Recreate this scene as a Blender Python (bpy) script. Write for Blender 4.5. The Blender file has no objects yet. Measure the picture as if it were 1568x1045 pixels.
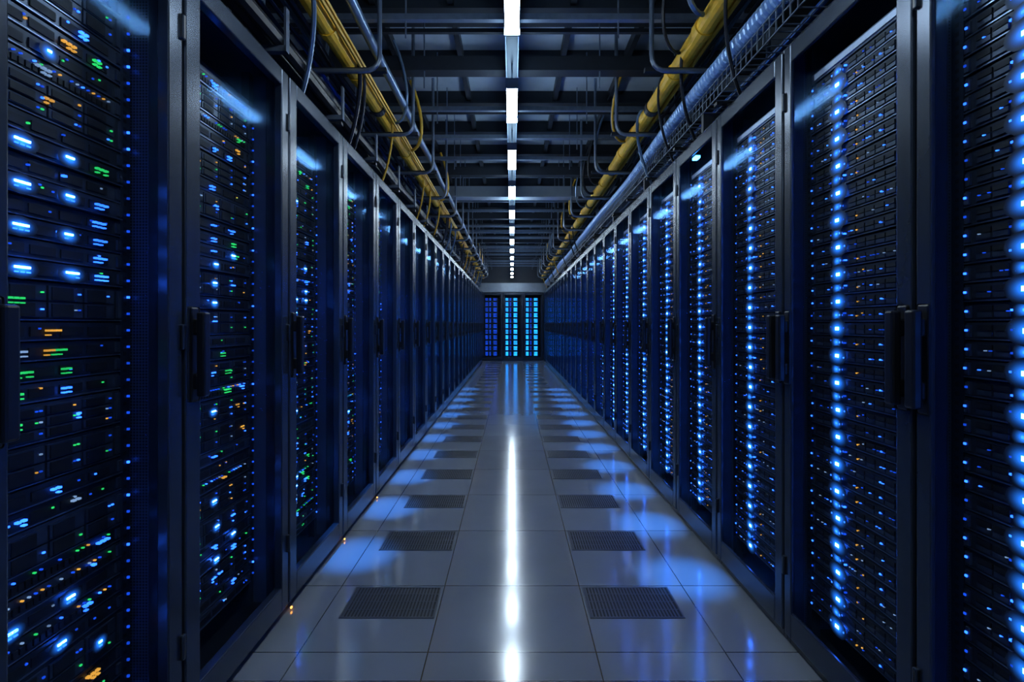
import bpy, bmesh, math, random
from mathutils import Vector, Matrix
random.seed(7)
scene = bpy.context.scene
CAMH = 1.17
XL, XR = 0.94, 1.02          # distance of cabinet fronts from the aisle centre line
RH = 2.20                    # cabinet height
YEND = 16.1
CEIL = 3.45

# ------------------------------------------------------------------ materials
def new_mat(name):
    m = bpy.data.materials.new(name); m.use_nodes = True
    nt = m.node_tree
    return m, nt, nt.nodes['Principled BSDF']

def paint(name, col, rough=.4, metal=0.0, noise=0.15, nscale=30, bump=0.0, spec=.5):
    m, nt, b = new_mat(name)
    tc = nt.nodes.new('ShaderNodeTexCoord')
    n = nt.nodes.new('ShaderNodeTexNoise'); n.inputs['Scale'].default_value = nscale
    n.inputs['Detail'].default_value = 3
    nt.links.new(tc.outputs['Object'], n.inputs['Vector'])
    r = nt.nodes.new('ShaderNodeMapRange')
    r.inputs['To Min'].default_value = 1-noise; r.inputs['To Max'].default_value = 1+noise
    nt.links.new(n.outputs['Fac'], r.inputs['Value'])
    mx = nt.nodes.new('ShaderNodeVectorMath'); mx.operation = 'SCALE'
    mx.inputs[0].default_value = col
    nt.links.new(r.outputs['Result'], mx.inputs['Scale'])
    nt.links.new(mx.outputs['Vector'], b.inputs['Base Color'])
    b.inputs['Roughness'].default_value = rough
    b.inputs['Metallic'].default_value = metal
    b.inputs['Specular IOR Level'].default_value = spec
    return m

def led(name, col, strength, sample=False, var=.4):
    m, nt, b = new_mat(name)
    b.inputs['Base Color'].default_value = (0.01, .01, .01, 1)
    b.inputs['Emission Color'].default_value = (*col, 1)
    tc = nt.nodes.new('ShaderNodeTexCoord')
    n = nt.nodes.new('ShaderNodeTexNoise'); n.inputs['Scale'].default_value = 9
    nt.links.new(tc.outputs['Object'], n.inputs['Vector'])
    r = nt.nodes.new('ShaderNodeMapRange')
    r.inputs['From Min'].default_value = .3; r.inputs['From Max'].default_value = .7
    r.inputs['To Min'].default_value = strength*(1-var); r.inputs['To Max'].default_value = strength*(1+var)
    nt.links.new(n.outputs['Fac'], r.inputs['Value'])
    nt.links.new(r.outputs['Result'], b.inputs['Emission Strength'])
    m.cycles.emission_sampling = 'AUTO' if sample else 'NONE'
    return m

M = {}
M['rack'] = paint('rack_powder_coat', (.022, .032, .050), .30, .5, .12, 60)
M['door'] = paint('door_frame_metal', (.040, .056, .084), .26, .6, .06, 25)
M['black'] = paint('black_plastic', (.006, .007, .009), .35, 0, .2, 80)
M['server'] = paint('server_faceplate', (.020, .026, .039), .38, .4, .5, 25)
M['server2'] = paint('server_bezel_grey', (.048, .060, .084), .35, .5, .4, 35)
M['lip'] = paint('server_metal_edge', (.22, .26, .34), .3, .9, .3, 40)
M['port'] = paint('port_cavity', (.003, .003, .004), .6, 0, .2, 50)
M['silver'] = paint('brushed_label_panel', (.45, .48, .55), .4, .6, .3, 40)
M['b3'] = led('led_blue_bright', (.016, .13, 1.0), 85, True)
M['core'] = led('led_white_blue_core', (.035, .17, 1.0), 50)
M['b2'] = led('led_blue', (.018, .12, 1.0), 4.5)
M['b1'] = led('led_blue_dim', (.01, .10, 1.0), .8)
M['g'] = led('led_green', (.02, .60, .12), 1.2)
M['o'] = led('led_amber', (.9, .40, .05), 1.0)
M['w'] = led('led_white', (.35, .55, .9), .6)
M['cy'] = led('led_cyan_panel', (.012, .30, 1.0), 3.6, True)
M['strip'] = led('added_blue_strip', (.012, .22, 1.0), 4.0, True, .1)  # added glow that tints the cabinet interiors blue
M['base_o'] = led('amber_marker_lamp', (1.0, .36, .05), 9, True)
M['tube'] = led('ceiling_tube_diffuser', (.70, .86, 1.0), 52, True, .1)
M['up'] = led('added_uplight', (.45, .72, 1.0), 22, True, .1)  # added upward glow that brightens the ceiling deck
M['toplamp'] = led('cabinet_top_lamp', (.06, .35, 1.0), 14, True, .1)
M['yellow'] = paint('yellow_duct_plastic', (.92, .52, .03), .45, 0, .25, 20)
M['yc'] = paint('yellow_cable', (.75, .42, .03), .5, 0, .1, 20)
M['steel'] = paint('galvanised_steel', (.20, .25, .33), .35, .7, .25, 25)
M['darksteel'] = paint('dark_painted_steel', (.024, .029, .038), .45, .4, .2, 20)
M['greybeam'] = paint('grey_painted_beam', (.26, .31, .37), .5, .2, .15, 10)
M['conduit'] = paint('blue_grey_conduit', (.17, .26, .38), .3, .6, .2, 30)
M['hose'] = paint('corrugated_hose', (.30, .50, .85), .3, .3, .2, 30)
M['bcable'] = paint('black_cable', (.012, .014, .02), .4, 0, .2, 30)
M['blcable'] = paint('blue_cable', (.02, .12, .45), .4, 0, .2, 30)
M['deck'] = paint('ceiling_deck_panel', (.42, .49, .56), .6, .1, .2, 6)
M['wall'] = paint('wall_paint', (.035, .042, .055), .6, 0, .15, 8)
M['ventmetal'] = paint('vent_grille_metal', (.11, .12, .14), .35, .6, .2, 30)

# perforated interior side panels
m, nt, b = new_mat('perforated_side_panel')
tc = nt.nodes.new('ShaderNodeTexCoord'); v = nt.nodes.new('ShaderNodeTexVoronoi')
v.inputs['Scale'].default_value = 120; v.inputs['Randomness'].default_value = 0
nt.links.new(tc.outputs['Object'], v.inputs['Vector'])
r = nt.nodes.new('ShaderNodeValToRGB')
r.color_ramp.elements[0].position = .35; r.color_ramp.elements[0].color = (.004, .006, .010, 1)
r.color_ramp.elements[1].position = .45; r.color_ramp.elements[1].color = (.04, .055, .10, 1)
nt.links.new(v.outputs['Distance'], r.inputs['Fac']); nt.links.new(r.outputs['Color'], b.inputs['Base Color'])
b.inputs['Roughness'].default_value = .4; b.inputs['Metallic'].default_value = .3
M['perf'] = m

# glow halo painted round each bright led (radial emission falloff over a disc)
m, nt, b = new_mat('led_painted_halo')
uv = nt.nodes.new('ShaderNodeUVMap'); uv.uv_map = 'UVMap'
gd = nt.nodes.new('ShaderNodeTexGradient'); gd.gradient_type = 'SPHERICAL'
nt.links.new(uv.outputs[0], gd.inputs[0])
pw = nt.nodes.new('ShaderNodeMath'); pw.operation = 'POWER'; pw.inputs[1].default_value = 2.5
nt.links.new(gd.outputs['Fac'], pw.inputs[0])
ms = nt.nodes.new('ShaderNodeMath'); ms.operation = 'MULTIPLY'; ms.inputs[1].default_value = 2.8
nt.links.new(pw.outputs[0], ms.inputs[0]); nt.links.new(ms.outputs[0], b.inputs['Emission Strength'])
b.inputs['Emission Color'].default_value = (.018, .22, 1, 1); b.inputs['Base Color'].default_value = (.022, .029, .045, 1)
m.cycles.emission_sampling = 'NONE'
M['lens'] = m  # painted glow, not a separate part of the led

# thin door glass
m = bpy.data.materials.new('door_glass'); m.use_nodes = True; nt = m.node_tree; nt.nodes.clear()
out = nt.nodes.new('ShaderNodeOutputMaterial'); mix = nt.nodes.new('ShaderNodeMixShader')
tr = nt.nodes.new('ShaderNodeBsdfTransparent'); tr.inputs['Color'].default_value = (.84, .91, .99, 1)
gl = nt.nodes.new('ShaderNodeBsdfGlossy'); gl.inputs['Roughness'].default_value = .08
gl.inputs['Color'].default_value = (.20, .50, 1, 1)
lw = nt.nodes.new('ShaderNodeLayerWeight'); lw.inputs[0].default_value = .5
p = nt.nodes.new('ShaderNodeMath'); p.operation = 'POWER'; p.inputs[1].default_value = 4
nt.links.new(lw.outputs['Facing'], p.inputs[0])
q = nt.nodes.new('ShaderNodeMath'); q.operation = 'MULTIPLY_ADD'; q.inputs[1].default_value = .18; q.inputs[2].default_value = .003
nt.links.new(p.outputs[0], q.inputs[0])
nt.links.new(q.outputs[0], mix.inputs[0]); nt.links.new(tr.outputs[0], mix.inputs[1])
nt.links.new(gl.outputs[0], mix.inputs[2]); nt.links.new(mix.outputs[0], out.inputs['Surface'])
M['glass'] = m

# floor
m, nt, b = new_mat('raised_floor_tiles')
N = nt.nodes.new; L = nt.links.new
def math_(op, a, bb=None, c=None):
    n = N('ShaderNodeMath'); n.operation = op
    for i, q in enumerate((a, bb, c)):
        if q is None: continue
        if isinstance(q, (int, float)): n.inputs[i].default_value = q
        else: L(q, n.inputs[i])
    return n.outputs[0]
tc = N('ShaderNodeTexCoord'); sx = N('ShaderNodeSeparateXYZ'); L(tc.outputs['Object'], sx.inputs[0])
X, Y = sx.outputs[0], sx.outputs[1]
aX = math_('ABSOLUTE', X)
sw = .0022
l1 = math_('LESS_THAN', math_('ABSOLUTE', math_('SUBTRACT', aX, .30)), sw)
l2 = math_('LESS_THAN', math_('ABSOLUTE', math_('SUBTRACT', aX, .76)), sw)
pp = math_('LESS_THAN', math_('PINGPONG', math_('SUBTRACT', Y, 2.245-6.0), .3), sw)
l3 = math_('LESS_THAN', math_('ABSOLUTE', math_('SUBTRACT', Y, 1.79)), sw)
s = math_('MAXIMUM', math_('MAXIMUM', l1, l2), math_('MAXIMUM', pp, l3))
cx = math_('FLOOR', math_('DIVIDE', math_('ADD', X, 3.3), .6))
cy = math_('FLOOR', math_('DIVIDE', math_('SUBTRACT', Y, 2.245-6.0), .6))
cb = N('ShaderNodeCombineXYZ'); L(cx, cb.inputs[0]); L(cy, cb.inputs[1])
wn = N('ShaderNodeTexWhiteNoise'); L(cb.outputs[0], wn.inputs['Vector'])
nz = N('ShaderNodeTexNoise'); nz.inputs['Scale'].default_value = 3.5; nz.inputs['Detail'].default_value = 6
L(tc.outputs['Object'], nz.inputs['Vector'])
val = math_('ADD', math_('MULTIPLY', wn.outputs['Value'], .03), math_('MULTIPLY', nz.outputs['Fac'], .06))
val = math_('ADD', val, .20)
val = math_('MULTIPLY', val, math_('SUBTRACT', 1.0, math_('MULTIPLY', s, .8)))
cc = N('ShaderNodeCombineColor')
L(math_('MULTIPLY', val, .90), cc.inputs[0]); L(val, cc.inputs[1]); L(math_('MULTIPLY', val, 1.12), cc.inputs[2])
L(cc.outputs[0], b.inputs['Base Color'])
L(math_('ADD', math_('MULTIPLY', nz.outputs['Fac'], .07), .10), b.inputs['Roughness'])
b.inputs['Specular IOR Level'].default_value = 1.0
b.inputs['IOR'].default_value = 1.85
M['floor'] = m

# ------------------------------------------------------------------ mesh builder
class MB:
    def __init__(s): s.v=[]; s.f=[]; s.m=[]; s.mats=[]; s.uv={}
    def mi(s, k):
        if k not in s.mats: s.mats.append(k)
        return s.mats.index(k)
    def box(s, x0,x1,y0,y1,z0,z1,k):
        x0,x1=min(x0,x1),max(x0,x1); y0,y1=min(y0,y1),max(y0,y1); z0,z1=min(z0,z1),max(z0,z1)
        n=len(s.v); i=s.mi(k)
        s.v += [(x0,y0,z0),(x1,y0,z0),(x1,y1,z0),(x0,y1,z0),(x0,y0,z1),(x1,y0,z1),(x1,y1,z1),(x0,y1,z1)]
        for q in ((0,3,2,1),(4,5,6,7),(0,1,5,4),(1,2,6,5),(2,3,7,6),(3,0,4,7)):
            s.f.append(tuple(n+a for a in q)); s.m.append(i)
    def lens(s, x, y, z, ry, rz):  # flat disc that carries the painted led halo
        n=len(s.v); i=s.mi('lens'); uv=[]  # 'lens' is the painted halo material
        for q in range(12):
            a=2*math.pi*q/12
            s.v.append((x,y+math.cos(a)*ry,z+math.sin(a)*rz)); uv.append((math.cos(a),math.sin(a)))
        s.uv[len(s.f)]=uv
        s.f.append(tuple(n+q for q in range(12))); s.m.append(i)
    def tube(s, pts, rad, k, seg=8, rfun=None):
        pts=[Vector(p) for p in pts]; i=s.mi(k); n0=len(s.v)
        up=Vector((0,0,1)); d=(pts[1]-pts[0]).normalized()
        if abs(d.dot(up))>.9: up=Vector((1,0,0))
        nrm=d.cross(up).normalized()
        for j,p in enumerate(pts):
            t=(pts[min(j+1,len(pts)-1)]-pts[max(j-1,0)]).normalized()
            nrm=(nrm-t*nrm.dot(t)).normalized(); bi=t.cross(nrm)
            rr=rfun(j) if rfun else rad
            for q in range(seg):
                a=2*math.pi*q/seg
                w=p+nrm*math.cos(a)*rr+bi*math.sin(a)*rr; s.v.append(tuple(w))
        for j in range(len(pts)-1):
            for q in range(seg):
                a=n0+j*seg+q; b2=n0+j*seg+(q+1)%seg
                s.f.append((a,b2,b2+seg,a+seg)); s.m.append(i)
        s.f.append(tuple(n0+q for q in range(seg))[::-1]); s.m.append(i)
        e=n0+(len(pts)-1)*seg
        s.f.append(tuple(e+q for q in range(seg))); s.m.append(i)
    def mesh(s, name, bevel=0, smooth=False):
        me=bpy.data.meshes.new(name); me.from_pydata(s.v,[],s.f)
        for k in s.mats: me.materials.append(M[k])
        me.polygons.foreach_set('material_index', s.m); me.update()
        if s.uv:
            ul=me.uv_layers.new(name='UVMap')
            for fi,uv in s.uv.items():
                p=me.polygons[fi]
                for a,li in enumerate(p.loop_indices): ul.data[li].uv=uv[a]
        if bevel:
            bm=bmesh.new(); bm.from_mesh(me)
            bmesh.ops.bevel(bm, geom=bm.edges[:], offset=bevel, segments=2, affect='EDGES', profile=.5)
            bm.to_mesh(me); bm.free()
        if smooth:
            me.polygons.foreach_set('use_smooth',[True]*len(me.polygons))
        return me

def add(name, me, loc=(0,0,0), parent=None, rot=None):
    o=bpy.data.objects.new(name, me); scene.collection.objects.link(o); o.location=loc
    if rot: o.rotation_euler=rot
    if parent: o.parent=parent
    return o

def rounded(pts, r=.08, n=5):
    P=[Vector(p) for p in pts]; out=[P[0]]
    for i in range(1,len(P)-1):
        a=(P[i-1]-P[i]); b2=(P[i+1]-P[i]); rr=min(r,a.length*.49,b2.length*.49)
        A=P[i]+a.normalized()*rr; B=P[i]+b2.normalized()*rr
        for j in range(n+1):
            t=j/n; out.append(A*(1-t)**2+P[i]*2*t*(1-t)+B*t*t)
    out.append(P[-1]); return out

def bez(a,b2,c,d,n=14):
    a,b2,c,d=map(Vector,(a,b2,c,d)); o=[]
    for j in range(n+1):
        t=j/n; o.append(a*(1-t)**3+b2*3*t*(1-t)**2+c*3*t*t*(1-t)+d*t**3)
    return o

# ------------------------------------------------------------------ racks
# per side: door thickness proud of the cabinet, stile width, recess of the equipment
PRO={-1:.034, 1:.016}; STL={-1:.066, 1:.052}; REC={-1:.100, 1:.058}
def rack_frame(W, s):
    m=MB()
    for y0 in (0, W-.022):
        m.box(0,s*.05,y0,y0+.022,0,RH,'rack')
    m.box(0,s*.05,.022,W-.022,RH-.045,RH,'rack')
    m.box(0,s*.05,.022,W-.022,0,.05,'rack')
    for y0 in (0, W-.022):
        m.box(s*.94,s*.99,y0,y0+.022,0,RH,'rack')
    return m.mesh('rack_frame_mesh', bevel=.003)
def rack_body(W, s):
    m=MB(); rc=REC[s]
    m.box(s*.05,s*.98,.004,.016,.03,RH-.01,'perf')
    m.box(s*.05,s*.98,W-.016,W-.004,.03,RH-.01,'perf')
    m.box(s*.05,s*.98,.016,W-.016,RH-.03,RH-.006,'rack')
    m.box(s*.05,s*.98,.016,W-.016,.03,.05,'black')
    m.box(s*.90,s*.98,.016,W-.016,.05,RH-.03,'black')
    m.box(s*(rc+.025),s*(rc+.05),.018,.10,.05,RH-.03,'black')
    m.box(s*rc,s*(rc+.03),W-.055,W-.022,.05,RH-.03,'rack')
    for k in range(84):
        z=.15+k*.0223
        m.box(s*(rc-.0005),s*(rc+.0005),W-.043,W-.033,z,z+.010,'port')
    m.box(s*.018,s*.026,.024,.034,.12,RH-.12,'strip')  # added blue strip, out of view behind the near stile
    m.box(s*.014,s*.018,.020,.038,.11,RH-.11,'steel')
    return m.mesh('rack_body_mesh')
def rack_door(W, s):
    m=MB(); a,b2=-PRO[s]*s,-.002*s; ST=STL[s]
    m.box(a,b2,.008,.008+ST,.035,RH-.02,'door')
    m.box(a,b2,W-.006-ST*.85,W-.006,.035,RH-.02,'door')
    m.box(a,b2,.008+ST,W-.006-ST*.85,RH-.085,RH-.02,'door')
    m.box(a,b2,.008+ST,W-.006-ST*.85,.035,.13,'door')
    for z in (.25,1.1,1.95):
        m.box(a-.010*s,a+.004*s,W-.018,W-.004,z,z+.07,'black')
    return m.mesh('rack_door_mesh', bevel=.004)
def rack_glass(W, s):
    m=MB(); x=-.008*s; ST=STL[s]; y0=.008+ST; y1=W-.006-ST*.85
    n=len(m.v); m.v+=[(x,y0,.13),(x,y1,.13),(x,y1,RH-.085),(x,y0,RH-.085)]
    m.f.append((0,1,2,3) if s<0 else (3,2,1,0)); m.m.append(m.mi('glass'))
    return m.mesh('rack_glass_mesh')
def handle_mesh(s, y):
    m=MB(); o=-PRO[s]
    m.box((o-.041)*s,(o-.016)*s,y,y+.030,.965,1.205,'black')
    m.box((o-.021)*s,o*s,y+.004,y+.026,.985,1.03,'black')
    m.box((o-.021)*s,o*s,y+.004,y+.026,1.14,1.185,'black')
    m.box((o-.006)*s,o*s,y-.004,y+.034,.95,1.22,'black')
    return m.mesh('door_handle_mesh', bevel=.006)

U=.0445; Z0=.155
def led_box(m,s,y,z,wy,wz,k,d):
    m.box(s*d,s*(d+.010),y-wy/2,y+wy/2,z-wz/2,z+wz/2,k)

def servers_left(W, s, style, rnd, dens=1.0, hero=False):
    m=MB(); y0=W-.055-.43; y1=W-.057
    if W<.6: y0=.07
    u=0
    R=rnd.random
    BL=['b2','b2','b1','b1','b1','w','b1','g','g','o']
    while u<42:
        z=Z0+u*U; t=R()
        hu=2 if (t<.35 and u<41) else 1
        if hero and 24<=u<=31: hu=1; t=.8
        h=hu*U-.004
        off=rnd.choice([0,.003,.006])
        x0=s*(.10-off)
        m.box(x0,s*.5,y0,y1,z,z+h,'server' if R()<.7 else 'server2')
        f=.10-off
        m.box(s*(f-.003),x0,y0,y1,z,z+.0025,'lip')
        for ya in (y0+.004,y1-.016):
            m.box(s*(f-.006),x0,ya,ya+.012,z+.008,z+h-.006,'server2')
        if hu==2:
            nb=4; rows=rnd.choice([2,3])
            bw=(y1-y0-.05)/nb; bh=(h-.010)/rows
            for a in range(nb):
                for c in range(rows):
                    ya=y0+.025+a*bw; zc=z+.006+c*bh
                    m.box(s*(f-.005),x0,ya+.003,ya+bw-.003,zc+.001,zc+bh-.003,'server2')
                    m.box(s*(f-.007),s*(f-.005),ya+.010,ya+bw-.030,zc+.003,zc+bh-.006,'port')
                    if R()<.8:
                        led_box(m,s,ya+bw-.014,zc+bh*.5,.005,.0035,rnd.choice(BL),f-.009)
                    if R()<.4:
                        led_box(m,s,ya+bw-.024,zc+bh*.5,.004,.003,rnd.choice(BL),f-.009)
        elif t<.6:
            for a in range(24):
                ya=y0+.03+a*(y1-y0-.06)/24
                m.box(s*(f-.004),x0,ya+.001,ya+.012,z+.008,z+.022,'port')
                if R()<.7:
                    led_box(m,s,ya+.006,z+.030,.0038,.003,rnd.choice(BL),f-.006)
        else:
            for a in range(5):
                ya=y0+.03+a*(y1-y0-.06)/5
                m.box(s*(f-.003),x0,ya,ya+.06,z+.010,z+.030,'port')
            for a in range(rnd.randint(2,6)):
                ya=y0+.03+R()*(y1-y0-.06)
                led_box(m,s,ya,z+.02+R()*.01,.0045,.0035,rnd.choice(BL),f-.006)
        zz=z+h*.55
        act=style(u)
        if act:
            for (fy,k,n) in act:
                yc=y0+(y1-y0)*fy
                if k=='core':
                    m.lens(s*(f-.0085),yc+(n-1)*.0065,zz-.003,.018+n*.007,.022)  # halo painted round the led cluster
                    led_box(m,s,yc+(n-1)*.0065,zz,.010*n,.005,'b3',f-.0095)
                for q in range(n):
                    led_box(m,s,yc+q*.013,zz,.008,.0045,k,f-.011)
                    if R()<.6: led_box(m,s,yc+q*.013,zz-.010,.008,.003,'b2' if k in('core','b3') else k,f-.011)
        u+=hu
    for k in range(42):
        z=Z0+k*U+.02
        led_box(m,s,W-.030,z,.004,.006,'b2' if R()<.12 else 'b1',.094)
    m.box(s*.10,s*.5,y0,y1,Z0+42*U,Z0+42*U+.03,'server2')
    return m.mesh('rack_servers_mesh')

def servers_right(W, s, rnd, strong=True):
    m=MB(); y0=W-.055-.43; y1=W-.062; R=rnd.random; rc=REC[s]
    for u in range(42):
        z=Z0+u*U; f=rc-rnd.choice([0,.003])
        m.box(s*f,s*.5,y0,y1,z,z+U-.004,'server')
        m.box(s*(f-.003),s*f,y0,y1,z,z+.003,'lip')
        for ya in (y0+.004,y1-.016):
            m.box(s*(f-.006),s*f,ya,ya+.012,z+.006,z+U-.010,'server2')
        for a in range(9):
            ya=y0+.03+a*(y1-y0-.06)/9
            if abs(ya+.02-(W-.21))<.03: continue
            m.box(s*(f-.004),s*f,ya+.003,ya+.038,z+.008,z+.019,'server2')
            m.box(s*(f-.004),s*f,ya+.003,ya+.038,z+.022,z+.034,'port')
            for c in range(3):
                if R()<.2: led_box(m,s,ya+.007+c*.012,z+.0205,.003,.0025,rnd.choice(['b1','b1','b2','w']),f-.006)
        yc=W-.21
        if u%2==0:
            m.lens(s*(f-.0072),yc,z+.022,.048,.034)  # halo painted round the bright led
            led_box(m,s,yc,z+.022,.017,.011,'b3',f-.008)
            led_box(m,s,yc,z+.022,.013,.008,'core',f-.010)
        else:
            m.lens(s*(f-.0070),yc+.004,z+.022,.028,.022)  # smaller painted halo
            led_box(m,s,yc+.004,z+.022,.009,.006,'b2',f-.008)
            led_box(m,s,yc-.012,z+.022,.005,.005,'b2',f-.008)
        for dy in (.032,-.032):
            if R()<.7: led_box(m,s,yc+dy,z+.016+R()*.012,.005,.0045,'b2' if R()<.6 else 'b1',f-.008)
        led_box(m,s,y1-.008,z+.022,.005,.005,'b2' if R()<.6 else 'b1',f-.009)
        if R()<.6: led_box(m,s,W-.30,z+.018,.004,.0035,'o',f-.007)
        if R()<.4: led_box(m,s,W-.325,z+.026,.004,.003,rnd.choice(['o','b1','w']),f-.007)
        if R()<.4: led_box(m,s,W-.40,z+.022,.005,.004,'b2',f-.007)
    m.box(s*(rc-.004),s*.5,y0,y1,Z0+42*U,Z0+42*U+.035,'server2')
    m.box(s*(rc-.008),s*(rc-.004),y0+.02,y1-.02,Z0+42*U+.008,Z0+42*U+.028,'silver')
    return m.mesh('rack_servers_mesh')

def servers_end(W, s, bright):
    m=MB(); y0=W-.055-.43; y1=W-.062; rc=REC[s]
    for u in range(42):
        z=Z0+u*U
        m.box(s*rc,s*.5,y0,y1,z,z+U-.004,'server')
        for yc,wy,k in ((y0+.09,.11,'cy'),(y0+.25,.05,'b1'),(y1-.06,.08,'cy')):
            if not bright: k='b1'
            if u%4!=3: led_box(m,s,yc,z+.022,wy,.024,k,rc-.008)
    return m.mesh('rack_servers_mesh')

hr=random.Random(9)
hextra={u:[(hr.uniform(.15,.9),hr.choice(['b2','b2','core','o','g']),hr.choice([1,2,3])) for _ in range(hr.choice([1,1,2]))] for u in range(42) if hr.random()<.6}
def hero_style(u):
    B='core'
    t={1:[(.30,'core',5)],3:[(.30,B,2),(.55,B,2),(.75,'o',3)],5:[(.3,B,3),(.72,'o',2)],6:[(.55,B,2)],
       8:[(.3,B,2),(.62,B,2)],12:[(.34,B,3),(.6,B,2),(.72,'o',2)],13:[(.34,'b2',2),(.65,'w',2)],
       16:[(.55,'b2',2)],18:[(.3,'g',2),(.42,'g',2),(.6,'g',3)],19:[(.3,'g',3),(.6,'b2',2)],
       20:[(.35,'g',3),(.6,'g',2)],
       21:[(.35,'w',2),(.5,'o',2)],22:[(.5,'o',3)],
       25:[(.32,B,3),(.6,B,3),(.8,'b2',3)],26:[(.8,'b2',3)],27:[(.32,B,3),(.6,B,2),(.8,'b2',3)],
       28:[(.8,'b2',3)],29:[(.32,B,3),(.6,B,2),(.8,'b2',3)],30:[(.6,'b2',1)],31:[(.32,B,3),(.6,B,2),(.8,'g',3)],
       34:[(.4,'o',3),(.6,'o',2)],35:[(.45,'w',3)],37:[(.6,'o',3),(.8,'g',2)],38:[(.7,'b2',2)]}
    return t.get(u,[])+([] if 24<=u<=31 else hextra.get(u,[]))
def mk_style(rnd):
    t={}
    for u in range(42):
        a=[]
        strong = 3<=u<=10 or 23<=u<=30
        if rnd.random()<(.8 if strong else .5): a.append((.40+rnd.random()*.03,'core' if rnd.random()<(.65 if strong else .4) else 'b2',2))
        if strong and rnd.random()<.4: a.append((.68,rnd.choice(['b2','core']),2))
        if rnd.random()<.35: a.append((rnd.uniform(.5,.85),rnd.choice(['o','g','g','b2']),2))
        if 17<=u<=19 and rnd.random()<.6: a.append((.6,'g',3))
        if a: t[u]=a
    return lambda u: t.get(u)

def parts(W,s,servs):
    return dict(frame=rack_frame(W,s),body=rack_body(W,s),door=rack_door(W,s),glass=rack_glass(W,s),servers=servs)
def place_rack(P, loc, handles, rot=None):
    e=bpy.data.objects.new('server_rack',None); scene.collection.objects.link(e)
    e.location=loc; e.empty_display_size=.3
    if rot: e.rotation_euler=rot
    names=dict(frame='frame',body='side_panels',door='door_frame',glass='door_glass',servers='server_units')
    for k,me in P.items(): add(names[k],me,parent=e)
    for i,h in enumerate(handles): add('handle_%d'%(i+1),h,parent=e)
    return e

WL,WR=.653,.605
PL=parts(WL,-1,None); vL=[]
for i in range(4):
    rr=random.Random(20+i); vL.append(servers_left(WL,-1,mk_style(rr),rr,1.0))
Ph=parts(.556,-1,servers_left(.556,-1,hero_style,random.Random(5),1.0,True))
PR=parts(WR,1,None); vR=[servers_right(WR,1,random.Random(40+i)) for i in range(3)]
hL=handle_mesh(-1,.026); hR=handle_mesh(1,.018); hRf=handle_mesh(1,WR-.048)

def base_lamp(e,s):
    m=MB(); m.box(-s*.039,-s*.034,.012,.020,.008,.014,'base_o'); add('marker_lamp',m.mesh('marker_lamp_mesh'),parent=e)
def top_lamp(e,s,W):
    m=MB(); m.box(s*.004,s*.03,W-.27,W-.22,RH-.10,RH-.088,'toplamp'); m.box(s*.0,s*.034,W-.28,W-.21,RH-.088,RH-.046,'black')
    add('top_lamp',m.mesh('top_lamp_mesh'),parent=e)
def added_spot_bracket(s,W):  # made-up mount for the added floor spots
    m=MB(); m.box(-s*.066,s*.03,W-.125,W-.095,RH+.001,RH+.010,'black'); m.box(-s*.066,-s*.038,W-.125,W-.095,RH-.006,RH+.001,'black')
    return m.mesh('downlight_bracket_mesh')  # made-up bracket of the added spot
SB={-1:added_spot_bracket(-1,WL),1:added_spot_bracket(1,WR)}
def added_pool_spot(e,s,W):  # added spot that throws a blue pool of light on the floor
    add('downlight_bracket',SB[s],parent=e)  # made-up bracket, there only for the added spot
    l=bpy.data.lights.new('added_floor_spot','SPOT'); l.energy=560; l.color=(.05,.28,1.0)
    l.spot_size=math.radians(13); l.spot_blend=1.0; l.shadow_soft_size=.02
    o=bpy.data.objects.new('added_floor_spot',l); scene.collection.objects.link(o)
    o.parent=e
    o.location=(-s*.052,W-.11,RH-.030)
    t=Vector((-s*(.15 if s<0 else .22),W-.14,0))-o.location
    o.rotation_euler=t.to_track_quat('-Z','Y').to_euler()
# left row
e=place_rack(Ph,(-XL,.830,0),[hL])
ys=[.830-WL,.830-2*WL,.830-3*WL]; y=1.386
while y+WL<YEND+.02: ys.append(y); y+=WL
for i,yy in enumerate(ys):
    P=dict(PL); P['servers']=vL[i%4]
    e=place_rack(P,(-XL,yy,0),[hL])
    if yy>2 and yy<3.5: base_lamp(e,-1)
    if 1.9<yy<9: added_pool_spot(e,-1,WL)
# right row
ys=[1.253-k*WR for k in (4,3,2,1)]; y=1.253
while y+WR<YEND+.02: ys.append(y); y+=WR
for i,yy in enumerate(ys):
    P=dict(PR); P['servers']=vR[i%3]
    e=place_rack(P,(XR,yy,0),[hR,hRf] if yy<1.5 else [hR])
    if 2.4<yy<2.6: top_lamp(e,1,WR)
    if 1.8<yy<9: added_pool_spot(e,1,WR)
# end row, facing down the aisle
Pe=parts(.65,1,None); sb=servers_end(.65,1,True); sd=servers_end(.65,1,False)
for i,x1 in enumerate((-.945+.655,-.945+1.31,-.945+1.965)):
    P=dict(Pe); P['servers']=sd if i==0 else sb
    place_rack(P,(x1,YEND+.05,0),[],rot=(0,0,math.pi/2))

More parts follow.
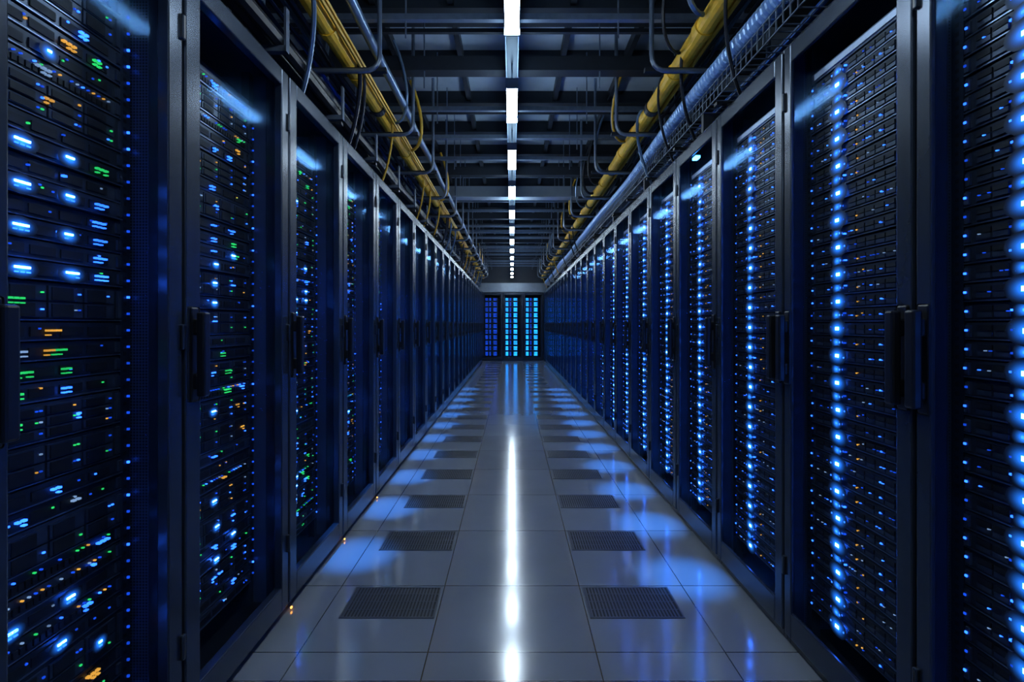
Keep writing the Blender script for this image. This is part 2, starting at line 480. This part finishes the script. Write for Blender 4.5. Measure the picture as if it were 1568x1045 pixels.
# ------------------------------------------------------------------ room shell
def shell(name,*a,k='wall'):
    m=MB(); m.box(*a,k); return add(name,m.mesh(name+'_mesh'))
Y0=-2.6; Y1=YEND+1.3; X0=-2.3; X1=2.4
shell('floor',X0,X1,Y0,Y1,-.1,0,k='floor')
shell('ceiling',X0,X1,Y0,Y1,CEIL,CEIL+.1,k='deck')
shell('wall_left',X0-.1,X0,Y0,Y1,-.1,CEIL+.1)
shell('wall_right',X1,X1+.1,Y0,Y1,-.1,CEIL+.1)
shell('wall_far',X0,X1,Y1,Y1+.1,-.1,CEIL+.1)
shell('wall_near',X0,X1,Y0-.1,Y0,-.1,CEIL+.1)
shell('trim_1',X0,X1,YEND+.03,YEND+.13,RH+.01,RH+.30,k='greybeam')
shell('wall_bulkhead',X0,X1,YEND+.14,YEND+.24,RH+.01,CEIL,k='wall')

# floor vents
m=MB(); m.box(0,.38,0,.235,.0006,.0012,'port')
for a,b2,c,d in ((0,.38,0,.008),(0,.38,.227,.235),(0,.008,0,.235),(.372,.38,0,.235)): m.box(a,b2,c,d,.0012,.003,'ventmetal')
nb=26
for i in range(nb):
    x=.010+i*(.36/nb); m.box(x,x+.0066,.008,.227,.0012,.0026,'ventmetal')
for j in range(1,4): m.box(.008,.372,j*.0587-.002,j*.0587+.003,.0012,.0028,'ventmetal')
vm=m.mesh('floor_vent_mesh')
k=0; yy=1.995-.6*3
while yy<YEND-.4:
    for x in (-.69,.31): add('floor_vent',vm,(x,yy,0))
    yy+=.6

# ------------------------------------------------------------------ overhead
LH=CAMH+1.47
fm=MB(); ln=.54
fm.box(-.036,.036,0,ln,.030,.050,'greybeam')
fm.box(-.030,.030,.02,ln-.02,.050,.056,'up')  # added glowing slab, lights the deck above the fixture
for r_ in (-1,1):
    for q in range(9):
        a=.008+q*(ln-.016)/9
        fm.box(r_*.018-.016,r_*.018+.016,a+.003,a+(ln-.016)/9-.003,0,.030,'tube')
fm.box(-.040,.040,-.006,.004,-.004,.058,'greybeam'); fm.box(-.040,.040,ln-.004,ln+.006,-.004,.058,'greybeam')
for a in (.1,ln-.1): fm.box(-.006,.006,a,a+.01,.055,.20,'steel')
fme=fm.mesh('ceiling_light_mesh')
y=3.115-1.108*4
while y<YEND-.6:
    add('ceiling_light',fme,(0,y,LH)); y+=1.108
m=MB(); m.box(-.032,.032,Y0+.1,YEND,LH+.20,LH+.23,'darksteel')
for x in (-.040,.034): m.box(x,x+.006,Y0+.1,YEND,LH+.195,LH+.24,'steel')
y=Y0+.4
while y<YEND:
    m.box(-.006,.006,y,y+.012,LH+.23,CEIL,'steel'); y+=1.46
# joists under the deck
y=Y0+.2
while y<YEND:
    m.box(X0,X1,y,y+.14,CEIL-.12,CEIL,'darksteel'); m.box(X0,X1,y-.04,y+.18,CEIL-.135,CEIL-.12,'darksteel')
    y+=.73
for x in (-1.5,-.95,-.42,.42,.95,1.5):
    m.box(x-.02,x+.02,Y0,YEND,CEIL-.10,CEIL-.02,'darksteel')
y=Y0+.55; i=0
while y<YEND-.2:
    big=(i%4==1)
    if big: m.box(-1.7,1.75,y,y+.10,LH+.32,LH+.42,'darksteel')
    else:
        m.box(-1.45,1.5,y,y+.035,LH+.30,LH+.335,'steel')
        m.box(-1.45,1.5,y+.30,y+.325,LH+.40,LH+.425,'steel' if i%2 else 'darksteel')
    for x in (-1.3,-.62,.62,1.35):
        m.tube([(x,y+.017,LH+.2),(x,y+.017,CEIL-.02)],.005,'steel',6)
    y+=.62; i+=1
m.box(-1.7,1.75,6.45,6.62,LH+.17,LH+.19,'greybeam'); m.box(-1.7,1.75,6.53,6.55,LH+.19,LH+.33,'greybeam')
for s,xt in ((-1,.915),(1,.955)):
    y=Y0+.7
    while y<YEND-.4:
        zt=CAMH+1.41
        m.tube(rounded([(s*(xt-.19),y,CEIL-.02),(s*(xt-.19),y,zt-.02),(s*(xt+.45),y,zt-.02),(s*(xt+.45),y,CEIL-.02)],.09),.013,'steel',8)
        m.box(s*(xt-.22),s*(xt+.42),y+.02,y+.05,zt-.012,zt+.010,'darksteel')
        y+=.93
add('overhead_support_frame',m.mesh('overhead_support_frame_mesh'))

# yellow fibre ducts
def duct(x):
    m=MB(); z=CAMH+1.49; r_=.046
    m.tube([(x,Y0+.2,z),(x,YEND-.1,z)],r_,'yellow',16)
    y=Y0+.5; j=0
    while y<YEND-.4:
        m.tube([(x,y,z),(x,y+.06,z)],r_+.007,'yellow' if j%3 else 'darksteel',16); y+=.46; j+=1
    for dx,dz in ((.066,.01),(.063,-.02)): m.tube([(x+dx,Y0+.3,z+dz),(x+dx,YEND-.2,z+dz)],.010,'yc',6)
    return m
def wav(x,z,amp,ph,n=90):
    return [(x+amp*math.sin(ph+i*.9),Y0+.2+i*(YEND-.6-Y0)/n,z+amp*.6*math.cos(ph*2+i*.7)) for i in range(n+1)]
for s,xt,X in ((-1,.925,XL),(1,.965,XR)):
    m=duct(s*xt); y=-1.5; rr=random.Random(3+s)
    for q in range(5):
        m.tube(wav(s*(xt+.085+.035*q),CAMH+1.46+.02*(q%2),.010,q*1.9+s),rr.uniform(.011,.017),('bcable','conduit','bcable','blcable','bcable')[q],6)
    while y<YEND-1:
        for q in range(rr.choice([1,1,2])):
            yy=y+rr.uniform(-.12,.12); k=rr.choice(['yc','bcable','bcable','conduit'])
            dx=rr.uniform(.05,.10)
            if rr.random()<(.6 if s>0 else .25):
                m.tube(bez((s*(xt-.10),yy,CEIL-.3),(s*(xt-.27),yy+.05,CEIL-.7),(s*(xt-.14),yy+.1,CAMH+1.36),(s*xt,yy+.25,CAMH+1.53)),rr.uniform(.008,.014),k,6)
            else:
                m.tube(bez((s*xt,yy,CAMH+1.52),(s*(xt-dx),yy+.05,CAMH+1.62),(s*(xt-.06),yy+.15,CAMH+1.25),(s*(X+.10),yy+.30,RH+.004)),rr.uniform(.008,.013),k,6)
        y+=rr.uniform(.4,.75)
    add('yellow_cable_duct',m.mesh('yellow_cable_duct_mesh'))
m=MB()
m.tube(wav(-.78,CAMH+1.57,.004,0),.026,'conduit',12)
m.tube(wav(-1.02,CAMH+1.60,.006,1),.018,'bcable',8)
add('conduit_pipe',m.mesh('conduit_pipe_mesh',smooth=True))
m=MB()
for i,(x,z,r_) in enumerate([(-.99,1.20,.028),(-1.06,1.22,.03),(-1.13,1.20,.026),(-1.03,1.27,.024),(-1.10,1.28,.022)]):
    m.tube(wav(x,CAMH+z,.008,i*1.3),r_,'bcable',8)
y=Y0+.5
while y<YEND-.5:
    m.box(-1.2,-.95,y,y+.03,CAMH+1.145,CAMH+1.17,'steel')
    m.box(-.955,-.945,y,y+.03,CAMH+1.145,CAMH+1.33,'steel'); m.box(-1.2,-1.19,y,y+.03,RH,CAMH+1.33,'steel'); y+=.7
add('cable_bundle',m.mesh('cable_bundle_mesh',smooth=False))

# right basket tray with hose and cables
m=MB(); zb=CAMH+1.14; xa,xb=1.03,1.30
for x,z in [(xa,zb),(xa+.068,zb),(xa+.135,zb),(xa+.2,zb),(xb,zb),(xa,zb+.045),(xa,zb+.09),(xb,zb+.045),(xb,zb+.09)]:
    m.box(x-.0025,x+.0025,Y0+.2,YEND-.1,z-.0025,z+.0025,'steel')
y=Y0+.25
while y<YEND-.2:
    m.box(xa,xb,y,y+.005,zb-.0035,zb+.0015,'steel'); m.box(xa-.004,xa+.001,y,y+.005,zb,zb+.09,'steel'); m.box(xb-.001,xb+.004,y,y+.005,zb,zb+.09,'steel')
    y+=.05 if y<6 else .1
y=Y0+.5
while y<YEND-.4:
    m.box(xa,xb,y,y+.03,RH+.002,zb-.004,'darksteel'); y+=1.2
# ribbed hose: each rib = valley, valley, crest, crest
pts=[];prof=[];y=Y0+.25;j=0
while y<YEND-.3:
    pts.append((1.05+.012*math.sin(y*1.6),y,zb+.145+.008*math.sin(y*2.5))); prof.append(.031 if j%4<2 else .045)
    y+=(.012,.005,.014,.005)[j%4]*(1 if y<7 else 2); j+=1
m.tube(pts,.04,'hose',12,rfun=lambda j:prof[j])
for i in range(7):
    m.tube(wav(1.12+.026*i,zb+.022+.018*(i%3),.006,i*1.7),.012,('blcable','bcable','blcable','conduit')[i%4],6)
add('basket_cable_tray',m.mesh('basket_cable_tray_mesh'))

# ------------------------------------------------------------------ world, camera
w=bpy.data.worlds.new('world'); scene.world=w; w.use_nodes=True
w.node_tree.nodes['Background'].inputs[0].default_value=(.01,.03,.1,1)
w.node_tree.nodes['Background'].inputs[1].default_value=.2
cam=bpy.data.cameras.new('camera'); co=bpy.data.objects.new('camera',cam); scene.collection.objects.link(co)
co.location=(0,0,CAMH); co.rotation_euler=(math.pi/2,0,0)
cam.sensor_width=36; cam.lens=784/1600*36; cam.shift_y=-26/1600; cam.clip_start=.02
scene.camera=co
scene.view_settings.view_transform='Standard'
scene.view_settings.look='None'
